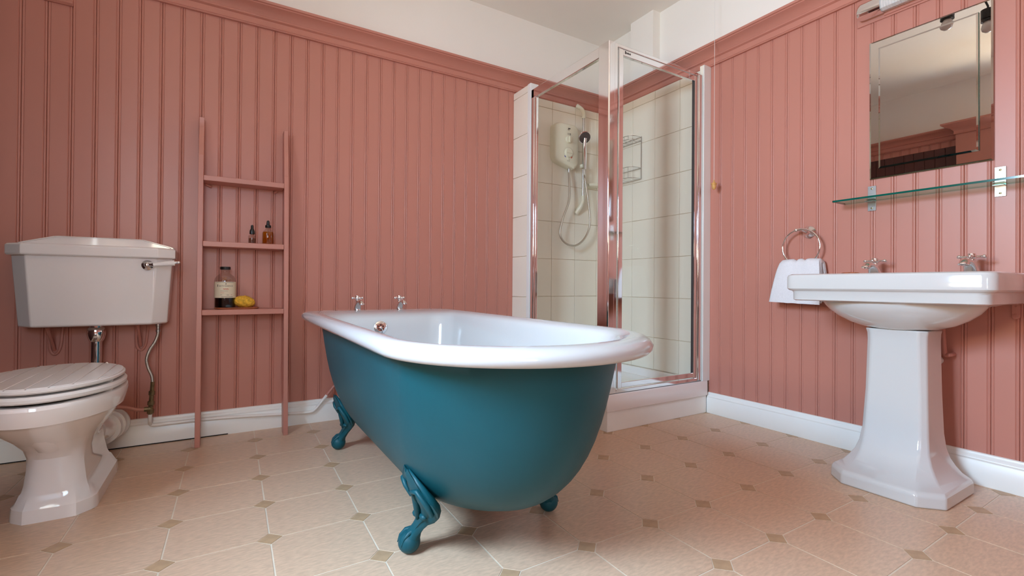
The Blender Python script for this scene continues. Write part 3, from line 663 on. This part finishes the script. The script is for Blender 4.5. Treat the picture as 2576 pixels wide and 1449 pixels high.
MB().lathe([(.0215, .186), (.0225, .188), (.0225, .199), (.021, .2), (.0005, .2)], (bx_, by_, zt), n=28).ob('cap', BLACK, b3)
LZ0, LZ1 = .050, .127
vd = Vector((-bx_, -by_)).normalized(); a0 = math.atan2(vd.y, vd.x)
m = MB(); n_a = 40
m.loft([[(bx_+rr_*cos(a0+t), by_+rr_*sin(a0+t), zt+zz) for t in [(-1.75+3.5*k/n_a) for k in range(n_a+1)]] for rr_, zz in ((R+.0006, LZ0), (R+.0006, LZ1))], caps=False, closed=False)
lab = m.ob('paper_label', LABELM, b3, ang=60)
def wrap_text(txt, size, u, v, mt, nm, par):
    cu = bpy.data.curves.new('t', 'FONT'); cu.body = txt; cu.size = size; cu.align_x = 'CENTER'; cu.resolution_u = 2
    to_ = bpy.data.objects.new('t', cu); C.objects.link(to_)
    dg = bpy.context.evaluated_depsgraph_get(); me = bpy.data.meshes.new_from_object(to_.evaluated_get(dg))
    for vt in me.vertices:
        t = a0+(vt.co.x+u)/R; vt.co = (bx_+(R+.0009)*cos(t), by_+(R+.0009)*sin(t), zt+v+vt.co.y)
    me.materials.clear(); me.materials.append(mt)
    bpy.data.objects.remove(to_); o = bpy.data.objects.new(nm, me); C.objects.link(o); o.parent = par
wrap_text('BATH ESSENCE', .0088, .004, .104, INK, 'lettering', lab)
def wrap_line(u0, u1, v, wv, mt, nm):
    m = MB(); n = 8
    m.loft([[(bx_+(R+.0010)*cos(a0+(u0+(u1-u0)*k/n)/R), by_+(R+.0010)*sin(a0+(u0+(u1-u0)*k/n)/R), zt+vv) for k in range(n+1)] for vv in (v, v+wv)], caps=False, closed=False); return m
for u0, u1, v, wv, mt in ((-.02, .012, .083, .0009, INK), (-.02, -.004, .077, .0008, RED), (-.02, -.004, .072, .0008, RED), (.006, .016, .063, .0014, INK), (.024, .03, .064, .0014, RED), (-.02, -.012, .064, .001, INK), (-.016, .034, .054, .0015, INK), (-.04, .04, .1235, .0008, INK), (-.034, -.031, .103, .011, INK)):
    wrap_line(u0, u1, v, wv, mt, 'p').ob('printed_line', mt, lab, ang=0)
m = MB(); pts = []
for k in range(60):
    u = -.008+.022*k/59; vv = .0925+.0022*sin(k*.75)+.0008*sin(k*.3); t = a0+u/R; pts.append((bx_+(R+.0010)*cos(t), by_+(R+.0010)*sin(t), zt+vv))
m.tube(pts, .0005, 5); m.ob('red_script', RED, lab)
m = MB(); t = a0+.003/R; m.sphere((bx_+(R+.0006)*cos(t), by_+(R+.0006)*sin(t), zt+.1165), .0026, 10, (1, 1, .8)); m.ob('crest', INK, lab)
m = MB()
for k in range(14):
    a = random.random()*6.28; r_ = random.random()*.028; z_ = .135+random.random()*.018; m.sphere((bx_+r_*cos(a), by_+r_*sin(a), zt+z_-.004), .004, 6, (1.4, 1, .5))
m.ob('dried_petals', mat('dried petals', (.55, .20, .06), .8, noise=.5, nscale=90), b3)
sp = MB(); p0 = Vector(pxp(614, 760, 2.685)); rings = []
for k in range(1, 24):
    a = pi*k/24; rr_ = sin(a)
    rings.append([(p0.x+.0005-.048*cos(a), 2.685+.030*rr_*cos(2*pi*i/36)*(1+.05*sin(5*i+k)), zt+.0285+max(-.0275, (.029 if sin(2*pi*i/36) > 0 else .028)*rr_*sin(2*pi*i/36)*(1+.10*sin(i*1.7+k*1.3)+.05*sin(i*3.1-k*2))+.004*(-cos(a)*-1))) for i in range(36)])
sp.loft(rings); tag(sp.ob('sea_sponge', SPONGE, ang=80), 'yellow natural sponge on the wooden tray beside the bath essence', 'sponge')

# ------------------------------------------------------------------ basin
BYc = .7985
ba = thing('pedestal_basin', 'white ceramic pedestal washbasin below the mirror', 'washbasin')
def brect(xf, half, r, z, xb=2.483, n=8):
    P = []
    for cx, cy, a0_ in ((xb-.01, BYc+half-.01, 0), (xf+r, BYc+half-r, pi/2), (xf+r, BYc-half+r, pi), (xb-.01, BYc-half+.01, 3*pi/2)):
        rr_ = .01 if cx > 2.4 else r
        for k in range(n+1):
            a = a0_+pi/2*k/n; P.append((cx+rr_*cos(a), cy+rr_*sin(a), z))
    return P
rings = [brect(2.075, .27, .03, .6985), brect(2.052, .300, .034, .6985), brect(2.046, .306, .036, .702), brect(2.045, .3065, .036, .732), brect(2.042, .309, .036, .738), brect(2.034, .319, .036, .742),
         brect(2.030, .3235, .036, .748), brect(2.030, .3235, .036, .795), brect(2.033, .3205, .036, .803), brect(2.041, .3125, .034, .8075), brect(2.055, .30, .03, .808),
         brect(2.062, .293, .03, .803, 2.36), brect(2.075, .27, .05, .77, 2.35), brect(2.11, .22, .08, .70, 2.32), brect(2.16, .12, .06, .665, 2.27)]
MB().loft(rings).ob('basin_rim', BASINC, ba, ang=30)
def bell(cx, a, b, z): return [(cx+a*cos(2*pi*i/64), BYc+b*sin(2*pi*i/64), z) for i in range(64)]
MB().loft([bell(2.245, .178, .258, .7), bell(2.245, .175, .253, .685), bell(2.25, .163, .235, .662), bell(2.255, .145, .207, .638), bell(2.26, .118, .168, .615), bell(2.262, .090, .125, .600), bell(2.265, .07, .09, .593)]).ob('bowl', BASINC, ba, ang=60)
def pring(z, fx, fh, full, bx_=2.36, c=.795):
    d = (full-fh)*.95
    return [(bx_, c+full, z), (fx+d, c+full, z), (fx, c+fh, z), (fx, c-fh, z), (fx+d, c-full, z), (bx_, c-full, z)]
rings = [pring(*a) for a in ((0, 2.030, .116, .180, 2.36, .786), (.040, 2.032, .115, .178, 2.36, .786), (.050, 2.040, .112, .174, 2.36, .787), (.056, 2.058, .106, .164, 2.36, .788), (.066, 2.085, .100, .150, 2.36, .79),
         (.085, 2.115, .095, .136, 2.36, .793), (.11, 2.145, .091, .122, 2.36, .795), (.145, 2.170, .089, .112, 2.36, .797), (.20, 2.188, .0865, .106, 2.36, .798), (.35, 2.200, .0815, .100, 2.36, .798), (.55, 2.204, .0750, .096, 2.36, .798), (.575, 2.203, .0760, .097, 2.36, .798), (.593, 2.198, .079, .101, 2.36, .798))]
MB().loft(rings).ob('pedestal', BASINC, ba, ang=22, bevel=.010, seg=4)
make_tap('basin_tap', 'chrome cross-head basin tap nearer the towel ring', (2.400, .938, .808), -pi/2-.0, 1.15, .76)
make_tap('basin_tap', 'chrome cross-head basin tap at the far right of the basin', (2.400, .628, .808), -pi/2-.0, 1.15, .80)
sp_ = thing('soap', 'flat orange-brown soap bar on the rear rim of the basin', 'soap')
sc0 = Vector(pxx(2139, 688, 2.30)); MB().loft([[(2.30+.022*s_*cos(a), sc0.y+.034*s_*sin(a), z) for a in [2*pi*k/32 for k in range(32)]] for s_, z in ((.85, .808), (1, .811), (1, .8155), (.9, .818), (.5, .819))]).ob('soap_bar', TRAYW, sp_, ang=50)
# pipes behind the pedestal
wpv = thing('basin_waste_trap', 'white plastic waste pipe with collars behind the basin pedestal', 'pipe')
c0 = Vector(pxx(2336, 915, 2.43)); x_, y_ = c0.x, c0.y
MB().tube(arcpath([(WB-.002, y_-.012, c0.z+.012), (x_-.01, y_-.008, c0.z+.010), (x_-.02, y_, c0.z-.02), (x_-.02, y_, .30)]), .017, 18).ob('trap_pipe', UPVC, wpv)
MB().lathe([(.02, 0), (.024, .004), (.024, .03), (.02, .034)], (x_-.02, y_, .33), (0, 0, 1), 12).ob('trap_collar', UPVC, wpv, ang=30)
c1 = [Vector(pxx(a, b, 2.452)) for a, b in ((2371, 815), (2373, 850), (2375, 880), (2379, 893), (2389, 893))]
tag(MB().tube(arcpath(c1+[Vector((WB-.001, c1[-1].y, c1[-1].z))], 5), .0085, 12).ob('pink_supply_pipe', PINK), 'pink painted pipe with elbow right of the pedestal, under the basin', 'pipe')
bq = Vector(pxx(2557, 782, 2.49)); m = MB()
m.box(2.484, bq.y-.011, bq.z-.02, WB-.001, bq.y+.011, bq.z+.03); m.lathe([(.011, 0), (.011, .010), (.009, .011)], (WB-.001, bq.y, bq.z-.02), (-1, 0, 0), 20)
m.sphere((2.484, bq.y, bq.z+.016), .003, 8).sphere((2.484, bq.y, bq.z-.014), .003, 8)
tag(m.ob('basin_bracket', PINK, bevel=.0015), 'pink painted wall bracket under the right end of the basin', 'bracket')

# ------------------------------------------------------------------ towel ring and towel
tg = thing('towel_ring', 'chrome towel ring on a round wall mount, left of the basin', 'towel ring')
mc = Vector(pxx(2036, 584, WB)); 
MB().lathe([(.030, 0), (.031, .004), (.026, .010), (.017, .016), (.012, .022), (.010, .034)], (WB, mc.y, mc.z), (-1, 0, 0), 32).ob('wall_mount', CHROME, tg)
RXX = 2.44; rc0 = Vector((RXX, 1.266, .952)); rad = .089
m = MB(); m.tube([(WB-.03, mc.y, mc.z), (RXX, mc.y+.012, rc0.z+rad)], [.009, .007], 14); m.sphere((RXX, rc0.y+.022, rc0.z+rad-.003), .010, 14); m.tube([(RXX, mc.y+.006, rc0.z+rad), (RXX, rc0.y+.03, rc0.z+rad-.004)], .007, 12); m.ob('arm', CHROME, tg)
MB().tube([(RXX, rc0.y+rad*cos(2*pi*k/64), rc0.z+rad*sin(2*pi*k/64)) for k in range(64)], .0043, 12, closed=True).ob('ring', CHROME, tg)
# towel: nested folds hung through the ring
m = MB(); zt0 = rc0.z-rad+.004; NY = 40
def towel_sheet(off, zbf, zbb, th):
    # path in (x, z): up the back, over the ring wire, down the front
    r_ = .010+off; path = []
    for k in range(8): path.append((RXX+r_*(.9+.25*(1-k/7)), zbb+(zt0-zbb)*k/7))
    for k in range(1, 8): a = pi*k/8; path.append((RXX+r_*cos(a), zt0+.030*sin(a)*(.4+off*22)))
    for k in range(10): path.append((RXX-r_*(1+.9*(k/9)**.7), zt0-(zt0-zbf)*k/9))
    rings = []
    for side in (1, -1):
        for j in range(len(path)):
            x, z = path[j]
            rings.append((x, z, side))
    out = []
    nrm = []
    for j in range(len(path)):
        a = path[max(j-1, 0)]; b = path[min(j+1, len(path)-1)]; dx, dz = b[0]-a[0], b[1]-a[1]; l = math.hypot(dx, dz) or 1; nrm.append((-dz/l, dx/l))
    sect = [(path[j][0]+nrm[j][0]*th/2, path[j][1]+nrm[j][1]*th/2, path[j]) for j in range(len(path))]+[(path[j][0]-nrm[j][0]*th/2, path[j][1]-nrm[j][1]*th/2, path[j]) for j in reversed(range(len(path)))]
    R_ = []
    for i in range(NY+1):
        v = -1+2*i/NY; ring = []
        ed = 1-abs(v)**8*.6
        for x, z, pc in sect:
            t = min(1, max(0, (zt0+.02-z)/.24)); hw = .089+.034*t**.6
            cyy = 1.262+.012*t
            rip = .0035*sin(v*6.0+1.1)*(1-.6*t)
            topd = -.010*math.exp(-((v-.25)/.10)**2)-.008*math.exp(-((v+.22)/.12)**2)-.004*v*v
            ring.append((pc[0]+(x-pc[0])*ed+rip*(1 if pc[0] < RXX else .4), cyy+v*hw, z+topd*(1-t)+.004*v*t))
        R_.append(ring)
    m.loft(R_)
towel_sheet(.002, .690, .700, .007); towel_sheet(.010, .682, .692, .008); towel_sheet(.019, .675, .686, .009)
tw = tag(m.ob('towel', TOWEL, ang=80), 'folded white towel hanging through the chrome towel ring', 'towel')

# ------------------------------------------------------------------ mirror, shelf, light, cord
mi = thing('wall_mirror', 'frameless mirror with stepped glass borders hanging above the glass shelf', 'mirror')
mi.location = (WB, .791, 1.241); mi.rotation_euler = (0, -math.radians(.55), 0)
def plate(y0_, y1_, z0_, z1_, xa, xb, bev):
    r = lambda d, x: [(x, y0_+d, z0_+d), (x, y1_-d, z0_+d), (x, y1_-d, z1_-d), (x, y0_+d, z1_-d)]
    return MB().loft([r(0, xa), r(0, xb+.003), r(bev, xb)])
plate(-.202, .202, 0, .616, -.002, -.0085, .006).ob('back_plate', MIRROR, mi, ang=5)
plate(-.163, .165, .043, .579, -.0085, -.0155, .007).ob('raised_panel', MIRROR, mi, ang=5)
m = MB(); m.box(-.0150, -.1638, .045, -.0088, -.1628, .577).ob('panel_edge', EDGEG, mi, ang=0)
gs = thing('glass_shelf', 'long narrow green-edged glass shelf on two steel brackets under the mirror', 'shelf')
GZ = 1.146; GX0, GX1 = 2.375, 2.490; GY0, GY1 = .33, 1.094
MB().box(GX0+.002, GY0, GZ-.004, GX1, GY1-.002, GZ+.004).ob('shelf_pane', SHELFG, gs, ang=0)
m = MB(); m.box(GX0, GY0, GZ-.004, GX0+.002, GY1, GZ+.004).box(GX0, GY1-.002, GZ-.004, GX1, GY1, GZ+.004); m.ob('polished_edge', EDGEG, gs, ang=0)
for by_ in (.985, .571):
    br = MB().box(WB-.004, by_-.016, 1.100, WB-.0005, by_+.016, 1.212).ob('bracket', STEEL, gs, bevel=.001)
    MB().box(WB-.034, by_-.016, GZ-.0075, WB-.003, by_+.016, GZ-.0045).box(WB-.030, by_-.016, GZ+.0045, WB-.003, by_+.016, GZ+.0065).ob('bracket_clip', STEEL, br, bevel=.0008)
    for zz in (1.112, 1.200):
        m = MB(); m.lathe([(.0045, 0), (.004, .0015), (.0005, .0022)], (WB-.004, by_, zz), (-1, 0, 0), 14); m.ob('screw', BRASS, br)

wl = thing('wall_light', 'strip wall light with chrome end cap and ribbed clear cover, above mirror', 'wall light')
def lring(y, s_=1.0):  # section in x,z
    P = [(WB-.001, 1.972), (WB-.045, 1.964), (WB-.062, 1.972), (WB-.068, 1.99), (WB-.066, 2.012), (WB-.055, 2.030), (WB-.001, 2.036)]
    return [(WB+(x-WB)*s_, y, 2.0+(z-2.0)*s_) for x, z in P]
MB().loft([lring(1.030, .80), lring(1.022, .95), lring(1.010, 1), lring(.935, 1)]).ob('end_cap', CHROME, wl, ang=40)
MB().loft([lring(.665, 1), lring(.59, 1), lring(.578, .95), lring(.570, .80)]).ob('end_cap', CHROME, wl, ang=40)
m = MB(); Rg = []
for k in range(55): Rg.append(lring(.935-.27*k/54, .965 if k % 2 else .93))
m.loft(Rg).ob('ribbed_cover', RIB, wl, ang=20)
MB().box(WB-.012, .66, 1.958, WB-.0005, .94, 2.040).ob('back_plate', PINK, wl, bevel=.003)
MB().box(WB-.006, .56, 1.950, WB-.0003, 1.045, 2.05).ob('backing_board', PINK, wl, bevel=.004)

pc = thing('light_pull_cord', 'white pull cord with turned wooden acorn hanging by the shower', 'pull cord')
ca = Vector(pxx(1796, 465, 2.42))
MB().tube([(2.42, ca.y, CEIL), (2.42, ca.y, ca.z+.022)], .0011, 6).ob('cord', UPVC, pc)
MB().lathe([(.003, .028), (.0045, .027), (.0045, .017), (.0075, .014), (.0145, .009), (.016, .005), (.0145, .001), (.0125, -.002), (.0125, -.012), (.010, -.021), (.006, -.027), (.0005, -.030)], (2.42, ca.y, ca.z), n=24).ob('acorn', WOOD, pc)
MB().lathe([(.030, 0), (.030, -.012), (.02, -.022), (.006, -.03)], (2.42, ca.y, CEIL), n=24).ob('ceiling_switch', UPVC, pc)

# ceiling spotlights, seen only in the mirror
cl = thing('ceiling_spotlight', 'black two-armed ceiling lamp with bare bulbs, reflected in the mirror', 'ceiling light')
MB().lathe([(.05, 0), (.05, -.02), (.012, -.028), (.010, -.10)], (1.35, .95, CEIL), n=24).ob('ceiling_rose', BLACK, cl)
for bx_, by_, bz in ((1.45, 1.02, 2.235), (1.25, .90, 2.225)):
    MB().tube([(1.35, .95, CEIL-.08), (bx_, by_, bz+.115), (bx_, by_, bz+.09)], .005, 8).ob('arm', BLACK, cl)
    MB().lathe([(.012, .10), (.031, .095), (.031, .045), (.028, .042), (.031, .038), (.031, .028)], (bx_, by_, bz), n=24).ob('lamp_holder', BLACK, cl)
    MB().lathe([(.014, .040), (.016, .030), (.026, .012), (.030, -.006), (.026, -.022), (.014, -.032), (.0005, -.035)], (bx_, by_, bz), n=24).ob('bulb', BULB, cl, ang=60)
